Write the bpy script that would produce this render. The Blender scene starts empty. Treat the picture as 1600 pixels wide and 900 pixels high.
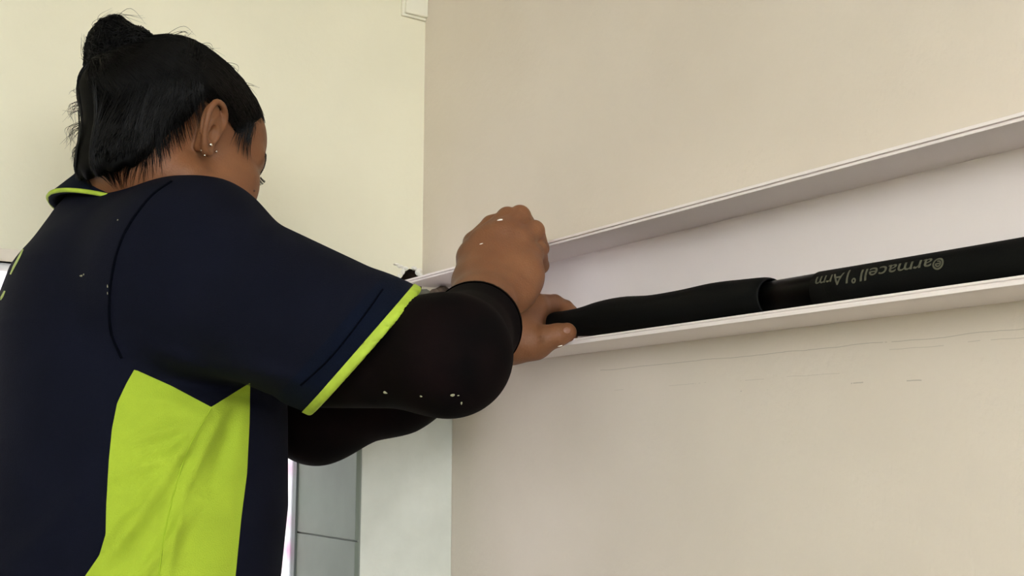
import bpy, bmesh, math
import numpy as np
from mathutils import Vector, Matrix

# ------------------------------------------------------------------ camera, sky, light, exposure
SC = bpy.context.scene
COL = SC.collection
FOC = 1720.0                      # focal length in pixels of the 1600 x 900 frame
CAM_H = 1.16
PITCH = math.atan(255 / FOC)
HEAD = math.radians(33.48)
cd = bpy.data.cameras.new('camera'); cam = bpy.data.objects.new('camera', cd); COL.objects.link(cam)
cd.sensor_width = 36.0; cd.lens = 36.0 * FOC / 1600; cd.clip_start = 0.02
cam.location = (0, 0, CAM_H); cam.rotation_euler = (math.pi / 2 + PITCH, 0, -HEAD)
SC.camera = cam

W = bpy.data.worlds.new('overcast_sky'); SC.world = W; W.use_nodes = True
bg = W.node_tree.nodes['Background']; bg.inputs[0].default_value = (0.93, 0.97, 1.0, 1); bg.inputs[1].default_value = 4.3
SC.view_settings.view_transform = 'Standard'; SC.view_settings.look = 'None'
SC.view_settings.gamma = 1.0; SC.view_settings.use_curve_mapping = False
SC.view_settings.exposure = 1.33

XW, YB, YP, YWIN = 0.838, 1.527, 1.427, 1.634     # right wall, upper back wall, pilaster face, window plane
ZHEAD, ZLEDGE, CEIL = 1.4185, 1.262, 2.55
XJ = 0.682                                         # window jamb
XL, YR = -2.3, -2.6                                # far side of the room, behind the camera

# ------------------------------------------------------------------ point helpers
_fh = np.array([math.sin(HEAD), math.cos(HEAD), 0.0]); _r = np.array([math.cos(HEAD), -math.sin(HEAD), 0.0]); _z = np.array([0, 0, 1.0])
_fw = _fh * math.cos(PITCH) + _z * math.sin(PITCH); _up = -_fh * math.sin(PITCH) + _z * math.cos(PITCH); _o = np.array([0, 0, CAM_H])
def U(x, y, d): return _o + d * (_fw + (x - 800) / FOC * _r + (450 - y) / FOC * _up)
def pix(P):
    q = np.asarray(P, float) - _o; d = q @ _fw
    return 800 + FOC * (q @ _r) / d, 450 - FOC * (q @ _up) / d
def on_plane(x, y, ax, v):
    q = U(x, y, 1.0) - _o; return _o + (v - _o[ax]) / q[ax] * q
rng = np.random.default_rng(7)

# ------------------------------------------------------------------ materials
def mat(name, col, rough=0.8, var=0.0, scale=30.0, bump=0.0, bscale=200.0, col2=None, spec=0.3, sss=0.0, sheen=0.0, stretch=(1, 1, 1)):
    m = bpy.data.materials.new(name); m.use_nodes = True
    n, l = m.node_tree.nodes, m.node_tree.links; b = n['Principled BSDF']
    b.inputs['Base Color'].default_value = (*col, 1); b.inputs['Roughness'].default_value = rough
    b.inputs['Specular IOR Level'].default_value = spec
    if sss: b.inputs['Subsurface Weight'].default_value = sss; b.inputs['Subsurface Scale'].default_value = 0.008; b.inputs['Subsurface Radius'].default_value = (1, .35, .2)
    if sheen: b.inputs['Sheen Weight'].default_value = sheen; b.inputs['Sheen Roughness'].default_value = .6
    tc = n.new('ShaderNodeTexCoord'); mp = n.new('ShaderNodeMapping'); mp.inputs['Scale'].default_value = stretch
    l.new(tc.outputs['Object'], mp.inputs[0])
    if var or col2:
        t = n.new('ShaderNodeTexNoise'); t.inputs['Scale'].default_value = scale; t.inputs['Detail'].default_value = 5
        l.new(mp.outputs[0], t.inputs[0]); r = n.new('ShaderNodeValToRGB'); l.new(t.outputs[0], r.inputs[0])
        c2 = col2 or tuple(c * (1 - var) for c in col)
        r.color_ramp.elements[0].position = .32; r.color_ramp.elements[1].position = .68
        r.color_ramp.elements[0].color = (*c2, 1); r.color_ramp.elements[1].color = (*col, 1)
        l.new(r.outputs[0], b.inputs['Base Color'])
    if bump:
        t2 = n.new('ShaderNodeTexNoise'); t2.inputs['Scale'].default_value = bscale; t2.inputs['Detail'].default_value = 4
        l.new(mp.outputs[0], t2.inputs[0]); bm_ = n.new('ShaderNodeBump'); bm_.inputs['Strength'].default_value = bump; bm_.inputs['Distance'].default_value = .002
        l.new(t2.outputs[0], bm_.inputs['Height']); l.new(bm_.outputs[0], b.inputs['Normal'])
    return m
M = {}
M['back'] = mat('cream_paint', (.79, .745, .575), .85, .05, 6, .25, 120)
M['ceil'] = mat('white_ceiling_paint', (.8, .78, .72), .9)
M['floor'] = mat('floor_tile', (.16, .15, .125), .5, .1, 4)
M['pil'] = mat('patched_plaster', (.70, .71, .635), .9, 0, 9, .3, 90, col2=(.565, .575, .505))
M['tile'] = mat('grey_green_tile', (.19, .22, .18), .6, .12, 14, spec=.15)
M['grout'] = mat('dark_grout', (.22, .24, .21), .9)
M['pvc'] = mat('white_plastic', (.90, .815, .79), .42, .02, 20, spec=.4)
M['box'] = mat('painted_plastic', (.79, .755, .62), .7)
M['hole'] = mat('broken_brick', (.10, .05, .03), .95, .6, 60, .8, 60)
M['chip'] = mat('plaster_chip', (.86, .82, .74), .95, .1, 50, .6, 150)
M['mortar'] = mat('grey_mortar', (.25, .25, .22), .95, .5, 60, 1.0, 90)
M['foam'] = mat('black_foam_rubber', (.0024, .0027, .0025), .7, .2, 40, .12, 500, spec=.12)
M['tape'] = mat('black_shiny_tape', (.001, .001, .001), .35, spec=.06)
M['print'] = mat('faded_print', (.12, .115, .08), .8, .35, 260)
M['skin'] = mat('tan_skin', (.205, .085, .0355), .55, 0, 26, .25, 420, col2=(.165, .065, .0275), spec=.3, sss=.12)
M['nail'] = mat('fingernail', (.27, .135, .09), .35, spec=.4)
M['mole'] = mat('mole', (.07, .03, .02), .7)
M['hair'] = mat('black_hair', (.0012, .0011, .0011), .6, spec=.05)
M['strand'] = mat('black_hair_strand', (.0016, .0014, .0013), .42, spec=.13)
M['brow'] = mat('eyebrow_hair', (.014, .010, .008), .6)
M['metal'] = mat('earring_metal', (.75, .72, .65), .2, spec=.5); M['metal'].node_tree.nodes['Principled BSDF'].inputs['Metallic'].default_value = 1
M['navy'] = mat('navy_polyester', (.0042, .005, .0115), .9, .2, 14, .35, 900, spec=.08)
M['navy2'] = mat('navy_rib_knit', (.0024, .0045, .0125), .9, .15, 30, .4, 700, spec=.08)
M['lime'] = mat('lime_mesh_fabric', (.34, .455, .026), .8, .10, 25, .5, 900)
M['limep'] = mat('lime_piping', (.40, .53, .045), .7, .25, 60)
M['black'] = mat('black_stretch_fabric', (.0012, .0011, .0012), .85, 0, 16, .1, 600, col2=(.006, .0027, .0027), spec=.05)
M['trous'] = mat('dark_trousers', (.012, .013, .018), .85, .2, 20)
M['shoe'] = mat('dark_shoe', (.02, .018, .016), .6)
M['paint'] = mat('paint_speck', (.25, .24, .15), .8)
M['frame'] = mat('grey_window_frame', (.16, .18, .17), .5)

def right_wall_material():
    m = mat('beige_wall_paint', (.70, .655, .575), .85)
    n, l = m.node_tree.nodes, m.node_tree.links; b = n['Principled BSDF']
    g = n.new('ShaderNodeNewGeometry'); sx = n.new('ShaderNodeSeparateXYZ'); l.new(g.outputs['Position'], sx.inputs[0])
    def math_(op, a, b_=None, c=None):
        k = n.new('ShaderNodeMath'); k.operation = op
        for i, v in enumerate((a, b_, c)):
            if v is None: continue
            if isinstance(v, (int, float)): k.inputs[i].default_value = v
            else: l.new(v, k.inputs[i])
        return k.outputs[0]
    def noise(scale, detail=3, vec=None, st=(1, 1, 1)):
        mp = n.new('ShaderNodeMapping'); mp.inputs['Scale'].default_value = st; l.new(g.outputs['Position'], mp.inputs[0])
        t = n.new('ShaderNodeTexNoise'); t.inputs['Scale'].default_value = scale; t.inputs['Detail'].default_value = detail
        l.new(mp.outputs[0], t.inputs[0]); return t.outputs[0]
    wob = math_('MULTIPLY', math_('SUBTRACT', noise(14, 6, st=(0, 1, 0)), .5), .006)
    total = None
    # hairline cracks and scuffs below the trunking: height, half width, breakup threshold, start and end along the wall
    for z0, w, thr, y0, y1, amp in ((1.2585, .00042, .36, .2, 1.07, .55), (1.2515, .00035, .47, .2, .66, .45), (1.2225, .0008, .60, .3, .95, .5), (1.2335, .0003, .52, .7, 1.05, .4)):
        d = math_('ABSOLUTE', math_('SUBTRACT', math_('SUBTRACT', sx.outputs[2], z0), wob))
        line = math_('SUBTRACT', 1.0, math_('MINIMUM', math_('DIVIDE', d, w), 1.0))
        brk = math_('GREATER_THAN', noise(26 + 40 * z0 % 7, 4, st=(0, 1, .2)), thr)
        rgn = math_('MULTIPLY', math_('GREATER_THAN', sx.outputs[1], y0), math_('LESS_THAN', sx.outputs[1], y1))
        k = math_('MULTIPLY', math_('MULTIPLY', math_('MULTIPLY', line, brk), rgn), amp)
        total = k if total is None else math_('MAXIMUM', total, k)
    r = n.new('ShaderNodeValToRGB'); l.new(noise(5, 6), r.inputs[0])
    r.color_ramp.elements[0].position = .35; r.color_ramp.elements[1].position = .7
    r.color_ramp.elements[0].color = (.715, .632, .535, 1); r.color_ramp.elements[1].color = (.755, .672, .573, 1)
    mx = n.new('ShaderNodeMixRGB'); l.new(total, mx.inputs[0]); l.new(r.outputs[0], mx.inputs[1]); mx.inputs[2].default_value = (.2, .16, .12, 1)
    l.new(mx.outputs[0], b.inputs['Base Color'])
    h = math_('ADD', math_('MULTIPLY', noise(260, 4, st=(1, 1, .35)), .6), noise(70, 4))
    bp = n.new('ShaderNodeBump'); bp.inputs['Strength'].default_value = .5; bp.inputs['Distance'].default_value = .0015
    l.new(h, bp.inputs['Height']); l.new(bp.outputs[0], b.inputs['Normal'])
    return m
M['right'] = right_wall_material()

def glass_material():
    m = bpy.data.materials.new('patterned_window_glass'); m.use_nodes = True
    n, l = m.node_tree.nodes, m.node_tree.links; n.remove(n['Principled BSDF'])
    tr = n.new('ShaderNodeBsdfTransparent'); tl = n.new('ShaderNodeBsdfTranslucent'); mx = n.new('ShaderNodeMixShader'); mx.inputs[0].default_value = .35
    t = n.new('ShaderNodeTexVoronoi'); t.inputs['Scale'].default_value = 26
    tc = n.new('ShaderNodeTexCoord'); l.new(tc.outputs['Object'], t.inputs[0])
    r = n.new('ShaderNodeValToRGB'); l.new(t.outputs[0], r.inputs[0])
    r.color_ramp.elements[0].color = (.62, .44, .54, 1); r.color_ramp.elements[1].color = (.66, .65, .66, 1); r.color_ramp.elements[1].position = .5
    l.new(r.outputs[0], tl.inputs[0]); l.new(r.outputs[0], tr.inputs[0])
    l.new(tr.outputs[0], mx.inputs[1]); l.new(tl.outputs[0], mx.inputs[2]); l.new(mx.outputs[0], n['Material Output'].inputs[0])
    return m
M['glass'] = glass_material()

# ------------------------------------------------------------------ object helpers
def empty(name, loc, label, cat, group=None):
    o = bpy.data.objects.new(name, None); COL.objects.link(o); o.location = loc; o.empty_display_size = .05
    o['label'] = label; o['category'] = cat
    if group: o['group'] = group
    return o
def mk(name, V, F, m, parent=None, smooth=True, label=None, cat=None, kind=None):
    """one mesh object from world-space vertices and an (n,3) or (n,4) face array or a list of faces"""
    V = np.asarray(V, np.float64)
    off = np.array(parent.location) if parent is not None and parent.parent is None else np.zeros(3)
    if parent is not None and parent.parent is not None: off = np.array(parent.parent.location) + np.array(parent.location)
    me = bpy.data.meshes.new(name)
    if isinstance(F, np.ndarray):
        k = F.shape[1]; me.vertices.add(len(V)); me.vertices.foreach_set('co', (V - off).astype(np.float32).ravel())
        me.loops.add(F.size); me.loops.foreach_set('vertex_index', F.astype(np.int32).ravel())
        me.polygons.add(len(F)); me.polygons.foreach_set('loop_start', np.arange(0, F.size, k, dtype=np.int32))
        me.update(calc_edges=True); me.validate()
    else:
        me.from_pydata([tuple(v) for v in V - off], [], F); me.update()
    me.materials.append(m)
    me.polygons.foreach_set('use_smooth', np.full(len(me.polygons), smooth))
    o = bpy.data.objects.new(name, me); COL.objects.link(o)
    if parent is not None: o.parent = parent
    if label: o['label'] = label
    if cat: o['category'] = cat
    if kind: o['kind'] = kind
    return o
def bm_obj(name, bm, m, parent=None, smooth=False, **k):
    bmesh.ops.recalc_face_normals(bm, faces=bm.faces)
    V = [tuple(v.co) for v in bm.verts]; bm.verts.index_update()
    F = [[v.index for v in f.verts] for f in bm.faces]; bm.free()
    return mk(name, V, F, m, parent, smooth, **k)
def add_box(bm, lo, hi, bev=0.0, seg=2):
    r = bmesh.ops.create_cube(bm, size=1.0)
    lo, hi = Vector(lo), Vector(hi)
    for v in r['verts']: v.co = Vector([lo[i] + (v.co[i] + .5) * (hi[i] - lo[i]) for i in range(3)])
    if bev:
        es = list({e for v in r['verts'] for e in v.link_edges})
        bmesh.ops.bevel(bm, geom=es, offset=bev, segments=seg, affect='EDGES', profile=.5)
def box(name, lo, hi, m, parent=None, bev=0.0, **k):
    bm = bmesh.new(); add_box(bm, lo, hi, bev); return bm_obj(name, bm, m, parent, **k)
def boxes(name, lst, m, parent=None, bev=0.0, **k):
    bm = bmesh.new()
    for lo, hi in lst: add_box(bm, lo, hi, bev)
    return bm_obj(name, bm, m, parent, **k)
def tubes(paths, radii, sides=4):
    """many tubes of equal point count -> V, F(quads); paths (n,m,3), radii (n,m)"""
    P = np.asarray(paths, float); n, m, _ = P.shape; R = np.broadcast_to(np.asarray(radii, float), (n, m))
    T = np.gradient(P, axis=1); T /= np.linalg.norm(T, axis=2, keepdims=True) + 1e-12
    ref = np.where(np.abs(T[..., 2:3]) > .9, np.array([1., 0, 0]), np.array([0, 0, 1.]))
    ref = np.broadcast_to(ref[:, :1], T.shape)
    A = np.cross(T, ref); A /= np.linalg.norm(A, axis=2, keepdims=True) + 1e-12; B = np.cross(T, A)
    an = np.arange(sides) * 2 * np.pi / sides
    V = P[:, :, None] + R[:, :, None, None] * (A[:, :, None] * np.cos(an)[None, None, :, None] + B[:, :, None] * np.sin(an)[None, None, :, None])
    base = (np.arange(n) * m * sides)[:, None, None] + (np.arange(m - 1) * sides)[None, :, None] + np.arange(sides)[None, None]
    nxt = (np.arange(n) * m * sides)[:, None, None] + (np.arange(m - 1) * sides)[None, :, None] + ((np.arange(sides) + 1) % sides)[None, None]
    F = np.stack([base, nxt, nxt + sides, base + sides], -1).reshape(-1, 4)
    return V.reshape(-1, 3), F
def smooth_path(pts, n):
    """Catmull-Rom through pts"""
    P = np.asarray(pts, float); P = np.vstack([2 * P[0] - P[1], P, 2 * P[-1] - P[-2]])
    t = np.linspace(0, len(P) - 3 - 1e-6, n); i = t.astype(int); u = (t - i)[:, None]
    a, b, c, d = P[i], P[i + 1], P[i + 2], P[i + 3]
    return .5 * (2 * b + (c - a) * u + (2 * a - 5 * b + 4 * c - d) * u ** 2 + (3 * b - a - 3 * c + d) * u ** 3)

# ------------------------------------------------------------------ distance fields and surface extraction
def cone(P, a, b, ra, rb):
    a = np.asarray(a, float); b = np.asarray(b, float); ab = b - a
    t = np.clip(((P - a) @ ab) / (ab @ ab), 0, 1)
    return np.linalg.norm(P - a - t[:, None] * ab, axis=1) - (ra + (rb - ra) * t)
def ball(P, c, r): return np.linalg.norm(P - np.asarray(c, float), axis=1) - r
def ell(P, c, r, R=None):
    q = P - np.asarray(c, float)
    if R is not None: q = q @ R
    r = np.asarray(r, float); k0 = np.linalg.norm(q / r, axis=1); k1 = np.linalg.norm(q / (r * r), axis=1)
    return k0 * (k0 - 1) / np.maximum(k1, 1e-9)
def smin(a, b, k):
    h = np.maximum(k - np.abs(a - b), 0) / k; return np.minimum(a, b) - h * h * k * .25
def smax(a, b, k): return -smin(-a, -b, k)
def chain(P, pts, rad, k=.004):
    d = None
    for i in range(len(pts) - 1):
        e = cone(P, pts[i], pts[i + 1], rad[i], rad[i + 1]); d = e if d is None else smin(d, e, k)
    return d
def poly2(q, poly):
    """signed distance to a closed polygon (negative inside), q (n,2)"""
    V = np.asarray(poly, float); d = np.full(len(q), 1e9); s = np.ones(len(q)); n = len(V)
    for i in range(n):
        a, b = V[i], V[i - 1]; e = b - a; w = q - a
        t = np.clip((w @ e) / (e @ e), 0, 1); d = np.minimum(d, ((w - t[:, None] * e) ** 2).sum(1))
        c1 = q[:, 1] >= a[1]; c2 = q[:, 1] < b[1]; c3 = e[0] * w[:, 1] > e[1] * w[:, 0]
        s = np.where((c1 & c2 & c3) | (~c1 & ~c2 & ~c3), -s, s)
    return s * np.sqrt(d)
def extract(f, lo, hi, h, B=12, slack=1.5, proj=2):
    lo = np.asarray(lo, float); n = np.ceil((np.asarray(hi, float) - lo) / (h * B)).astype(int)
    idx = np.stack(np.meshgrid(*[np.arange(k) for k in n], indexing='ij'), -1).reshape(-1, 3)
    d = f(lo + (idx + .5) * h * B); idx = idx[np.abs(d) < h * B * .87 * slack + h]
    loc = np.stack(np.meshgrid(*[np.arange(B + 1)] * 3, indexing='ij'), -1).reshape(-1, 3)
    vals = []
    for s in range(0, len(idx), 40):
        g = (idx[s:s + 40, None] * B + loc[None]).reshape(-1, 3)
        vals.append(f(lo + g * h).reshape(-1, B + 1, B + 1, B + 1))
    Vv = np.concatenate(vals); S = Vv < 0
    cs = [(i, j, k) for i in (0, 1) for j in (0, 1) for k in (0, 1)]
    def sl(A, c): return A[:, c[0]:c[0] + B, c[1]:c[1] + B, c[2]:c[2] + B]
    cnt = sum(sl(S, c).astype(np.int8) for c in cs); act = (cnt > 0) & (cnt < 8)
    bi, ci, cj, ck = np.nonzero(act); cell = np.stack([ci, cj, ck], 1)
    acc = np.zeros((len(bi), 3)); num = np.zeros(len(bi))
    for c0 in cs:
        for ax in range(3):
            if c0[ax]: continue
            c1 = list(c0); c1[ax] = 1
            v0 = Vv[bi, ci + c0[0], cj + c0[1], ck + c0[2]]; v1 = Vv[bi, ci + c1[0], cj + c1[1], ck + c1[2]]
            cr = (v0 < 0) != (v1 < 0); t = np.where(cr, v0 / np.where(cr, v0 - v1, 1), 0)
            p = np.tile(np.array(c0, float), (len(bi), 1)); p[:, ax] += t; acc += p * cr[:, None]; num += cr
    g = idx[bi] * B + cell; N = n * B + 3
    key = ((g[:, 0] + 1) * N[1] + g[:, 1] + 1) * N[2] + g[:, 2] + 1
    X = lo + (g + acc / num[:, None]) * h
    o = np.argsort(key); key = key[o]; X = X[o]
    F = []
    for ax in range(3):
        a1, a2 = (ax + 1) % 3, (ax + 2) % 3
        e = [0, 0, 0]; e[ax] = 1
        s0 = S[:, :B, :B, :B]; s1 = sl(S, e); b_, i, j, k = np.nonzero(s0 != s1)
        p = idx[b_] * B + np.stack([i, j, k], 1); flip = s0[b_, i, j, k]
        q = []
        for da, db in ((0, 0), (-1, 0), (-1, -1), (0, -1)):
            c = p.copy(); c[:, a1] += da; c[:, a2] += db
            kk = ((c[:, 0] + 1) * N[1] + c[:, 1] + 1) * N[2] + c[:, 2] + 1
            w = np.searchsorted(key, kk); w = np.minimum(w, len(key) - 1); q.append(np.where(key[w] == kk, w, -1))
        q = np.stack(q, 1); ok = (q >= 0).all(1); q = q[ok]; fl = flip[ok]
        q[~fl] = q[~fl][:, ::-1]; F.append(q)
    F = np.concatenate(F)
    for _ in range(proj):
        d0 = f(X); e = h * .3
        G = np.stack([f(X + np.eye(3)[i] * e) - d0 for i in range(3)], 1) / e
        step = (d0 / np.maximum((G * G).sum(1), .15))[:, None] * G
        ln = np.linalg.norm(step, axis=1, keepdims=True); step *= np.minimum(1, h * .7 / np.maximum(ln, 1e-9)); X = X - step
    return X, F
def tri(F): return np.concatenate([F[:, [0, 1, 2]], F[:, [0, 2, 3]]])
def compact(V, F):
    u, inv = np.unique(F, return_inverse=True); return V[u], inv.reshape(F.shape)
def clip(V, F, m):
    """split a triangle mesh along m = 0 -> (inside m>0), (outside)"""
    pos = m > 0; c = pos[F].sum(1); A = [F[c == 3]]; Bn = [F[c == 0]]
    Vn = list(V); nxt = len(V); cache = {}; fa, fb = [], []
    def cut(i, j):
        nonlocal nxt
        k = (min(i, j), max(i, j))
        if k not in cache:
            t = m[i] / (m[i] - m[j]); Vn.append(V[i] + t * (V[j] - V[i])); cache[k] = nxt; nxt += 1
        return cache[k]
    for t in F[(c == 1) | (c == 2)].tolist():
        one = [i for i in range(3) if pos[t[i]]] if pos[t].sum() == 1 else [i for i in range(3) if not pos[t[i]]]
        i = one[0]; a, b, d = t[i], t[(i + 1) % 3], t[(i + 2) % 3]
        x, y = cut(a, b), cut(a, d); s = [[a, x, y]]; q = [[x, b, d], [x, d, y]]
        if pos[a]: fa += s; fb += q
        else: fb += s; fa += q
    if fa: A.append(np.array(fa)); Bn.append(np.array(fb))
    Vn = np.array(Vn)
    return compact(Vn, np.concatenate(A)), compact(Vn, np.concatenate(Bn))
def march(f, pts, near=.7, off=0.0):
    """points of a surface along the sight lines through pixel positions"""
    pts = np.asarray(pts, float); D = np.stack([U(x, y, 1.0) for x, y in pts]) - _o
    L = np.linalg.norm(D, axis=1, keepdims=True); D = D / L; t = np.full(len(pts), near)
    for _ in range(120): t = np.minimum(t + .6 * f(_o + t[:, None] * D), 2.5)
    return _o + (t - off)[:, None] * D
def grad(f, X, e=.002):
    G = np.stack([f(X + np.eye(3)[i] * e) - f(X - np.eye(3)[i] * e) for i in range(3)], 1)
    return G / (np.linalg.norm(G, axis=1, keepdims=True) + 1e-12)

# ================================================================== THE ROOM
TH = .14
def S(o): o['kind'] = 'structure'; return o
S(box('ground', (-40, -40, -.5), (40, 40, -.4), mat('grey_paving', (.25, .25, .23), .9, .2, 3)))  # unseen ground, added to cut the sky light coming from below
S(box('floor', (XL - .2, YR - .2, -.1), (XW + .14, YB + .4, 0), M['floor']))
S(box('ceiling', (XL - .2, YR - .2, CEIL), (XW + .14, YB + .4, CEIL + .1), M['ceil']))
S(box('wall_right', (XW, YR, 0), (XW + .14, YB + .25, CEIL), M['right']))
S(boxes('wall_rear', [((XL, YR - .14, 0), (XW, YR, 1.1)), ((XL, YR - .14, 2.4), (XW, YR, CEIL))], M['back']))  # unseen wall; parapet and opening heights shaped for the light entering behind the camera
S(boxes('wall_left', [((XL - .14, YR, 0), (XL, YB + .25, 1.2)), ((XL - .14, YR, 2.2), (XL, YB + .25, CEIL)), ((XL - .14, YR, 1.2), (XL, -2.3, 2.2)), ((XL - .14, -.9, 1.2), (XL, YB + .25, 2.2))], M['back']))  # unseen wall; its opening is added to brighten the right wall

# back wall: upper plane with the broken-out pipe hole beside the corner, window opening below
XO = -.30                                              # left side of the window opening
hole = [on_plane(x, y, 1, YB) for x, y in ((616, 452), (620, 441), (628, 433), (633, 424), (640, 420), (648, 422), (653, 430), (658, 437), (660, 447))]
hz = [(min(p[0], XW - .0005), p[2]) for p in hole] + [(XW - .0005, 1.36), (.80, 1.36)]
bm = bmesh.new()
outer = [(XL, ZHEAD), (.778, ZHEAD), (.778, ZLEDGE), (XW, ZLEDGE), (XW, CEIL), (XL, CEIL)]
def ring(pts, y): return [bm.verts.new((x, y, z)) for x, z in pts]
r0 = ring(outer, YB); h0 = ring(hz, YB)
es = [bm.edges.new((r[i], r[(i + 1) % len(r)])) for r in (r0, h0) for i in range(len(r))]
bmesh.ops.triangle_fill(bm, use_beauty=True, edges=es)
wall_back = bm_obj('wall_back', bm, M['back']); S(wall_back)
# (masonry behind the painted face, outside the opening)
boxes('masonry', [((XL, YB + .13, ZHEAD), (XW, YWIN + .09, CEIL)), ((XL, YB + .001, 0), (XO, YWIN + .09, ZHEAD)), ((XL, YB + .0005, ZHEAD), (.77, YB + .13, ZHEAD + .004)),
                  ((XJ, YB + .13, 0), (XW, YWIN + .09, ZHEAD)), ((XO, YB, 0), (XJ, YWIN + .09, .82))], M['back'], wall_back)
# pilaster below the trunking
box('pilaster', (XJ + .008, YP, 0), (XW, YB + .13, ZLEDGE), M['pil'], wall_back, bev=.002)
# window reveal lined with tiles
bm = bmesh.new(); add_box(bm, (XJ + .004, YP + .001, .42), (XJ + .0085, YWIN + .01, ZLEDGE)); bm_obj('grout', bm, M['grout'], wall_back)
zj = on_plane(556, 846, 0, XJ)[2]
ye = YP + .034                                          # narrow edge tile towards the room
for z0, z1 in ((zj + .001, ZLEDGE - .001), (zj - .30, zj - .001), (.43, zj - .302)):
    bm = bmesh.new(); add_box(bm, (XJ, YP, z0), (XJ + .006, YWIN + .012, z1), .0008, 1); bm_obj('tile', bm, M['tile'], wall_back)
# hole lining
bm = bmesh.new(); a = ring(hz, YB + .0005); b = ring([(x * .9 + .0825, z * .9 + .14) for x, z in hz], YB + .07)
for i in range(len(a)): bm.faces.new((a[i], a[(i + 1) % len(a)], b[(i + 1) % len(a)], b[i]))
bm.faces.new(b); bm_obj('pipe_hole', bm, M['hole'], wall_back)
# broken plaster chips round the hole
def rock(c, r, seed, m, name, parent, **k):
    g = np.random.default_rng(seed); bm = bmesh.new(); bmesh.ops.create_icosphere(bm, subdivisions=2, radius=1)
    ph = g.uniform(0, 6, (4, 3)); fr = g.uniform(1.5, 4, (4, 3))
    for v in bm.verts:
        p = np.array(v.co); s = 1 + .16 * sum(math.sin(fr[i] @ p + ph[i].sum()) for i in range(4)) / 1.5
        v.co = Vector(np.array(c) + p * s * np.array(r))
    return bm_obj(name, bm, m, parent, smooth=False, **k)
for i, (x, y, rx, rz) in enumerate(((619, 413, .005, .002), (625, 416, .006, .0028), (633, 419, .006, .003), (647, 419, .005, .0035), (654, 425, .006, .006), (657, 431, .004, .005), (629, 425, .003, .005), (623, 432, .003, .004))):
    p = on_plane(x, y, 1, YB); rock(p, (rx, .004, rz), 20 + i, M['chip'], 'plaster_chip', wall_back)
# window
def window():
    S_ = box('window_1', (XO, YWIN - .004, ZHEAD - .05 + .05), (XJ, YWIN + .03, ZHEAD + .02), M['frame']); S(S_)
    S_['label'] = 'aluminium window in the back wall behind the worker'
    xs = [XO, .335, XJ - .002]
    for i, x in enumerate(xs): box('window_frame', (x - .0015 if i == 2 else x - .012, YWIN, .82), (x + .002 if i == 2 else x + .012, YWIN + .03, ZHEAD), M['frame'], S_)
    box('window_frame', (XO, YWIN, .82), (XJ, YWIN + .03, .85), M['frame'], S_)
    for i in range(2): box('window_pane', (xs[i] + .012, YWIN + .012, .85), (xs[i + 1] - (.012 if i < 1 else .002), YWIN + .017, ZHEAD), M['glass'], S_)
window()
# boxed-in cable duct in the corner
bz = 1.862; bx = .7925
duct = empty('corner_cable_duct', (bx + .02, YB, bz), 'small painted cable duct running up the wall corner', 'duct')
bm = bmesh.new(); add_box(bm, (bx + .0045, YB - .0105, bz + .004), (XW + .0, YB, CEIL), .002, 2); bm_obj('cover', bm, M['box'], duct)
bm = bmesh.new(); add_box(bm, (bx, YB - .005, bz), (XW, YB + .0005, CEIL), .002, 2); bm_obj('base', bm, M['box'], duct)

# ================================================================== TRUNKING ON THE RIGHT WALL
XF = .755; ZT, ZBm = 1.407, 1.2815
def trunk(y0, y1, label):
    t = empty('trunking_base', (XW, (y0 + y1) / 2, ZBm), label, 'trunking', 'open white trunking on the right wall')
    box('back_plate', (XW - .003, y0, ZBm), (XW, y1, ZT + .003), M['pvc'], t, bev=.0005)
    # flanges with a thickened, grooved front lip
    for nm, z, s in (('top_flange', ZT, 1), ('bottom_flange', ZBm, -1)):
        a, b = (z, z + .0026) if s > 0 else (z, z + .0026)
        L = [((XF + .004, y0, a), (XW - .0025, y1, b))]
        if s > 0: L += [((XF, y0, z - .0032), (XF + .006, y1, z - .0009)), ((XF - .0006, y0, z + .0004), (XF + .006, y1, z + .0034)), ((XF + .0025, y0, z - .001), (XF + .006, y1, z + .001))]
        else: L += [((XF, y0, z), (XF + .006, y1, z + .0034)), ((XF - .0003, y0, z + .0046), (XF + .005, y1, z + .0068)), ((XF + .0012, y0, z + .003), (XF + .005, y1, z + .005))]
        boxes(nm, L, M['pvc'], t, bev=.0004)
    return t
YJ = on_plane(716, 430, 0, XF)[1]
trunk(YJ + .003, 1.452, 'short end piece of white trunking between the hand and wall hole')
trunk(-1.6, YJ - .008, 'long open white trunking running along the right wall')
# mortar rubble seen in the end of the trunking
p_ = on_plane(652, 462, 0, .812); rock((p_[0], p_[1], 1.3935), (.020, .034, .0125), 3, M['mortar'], 'mortar_lump', None, label='rough grey mortar lump at the broken wall hole', cat='rubble')
p_ = on_plane(688, 458, 0, .814); rock((p_[0], p_[1], 1.3925), (.016, .020, .0135), 5, M['mortar'], 'pipe_end', None, label='dusty brown pipe end inside the short trunking piece', cat='pipe end').data.materials[0] = mat('dusty_brown_pipe', (.24, .18, .13), .8, .6, 70, .6, 80)

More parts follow.
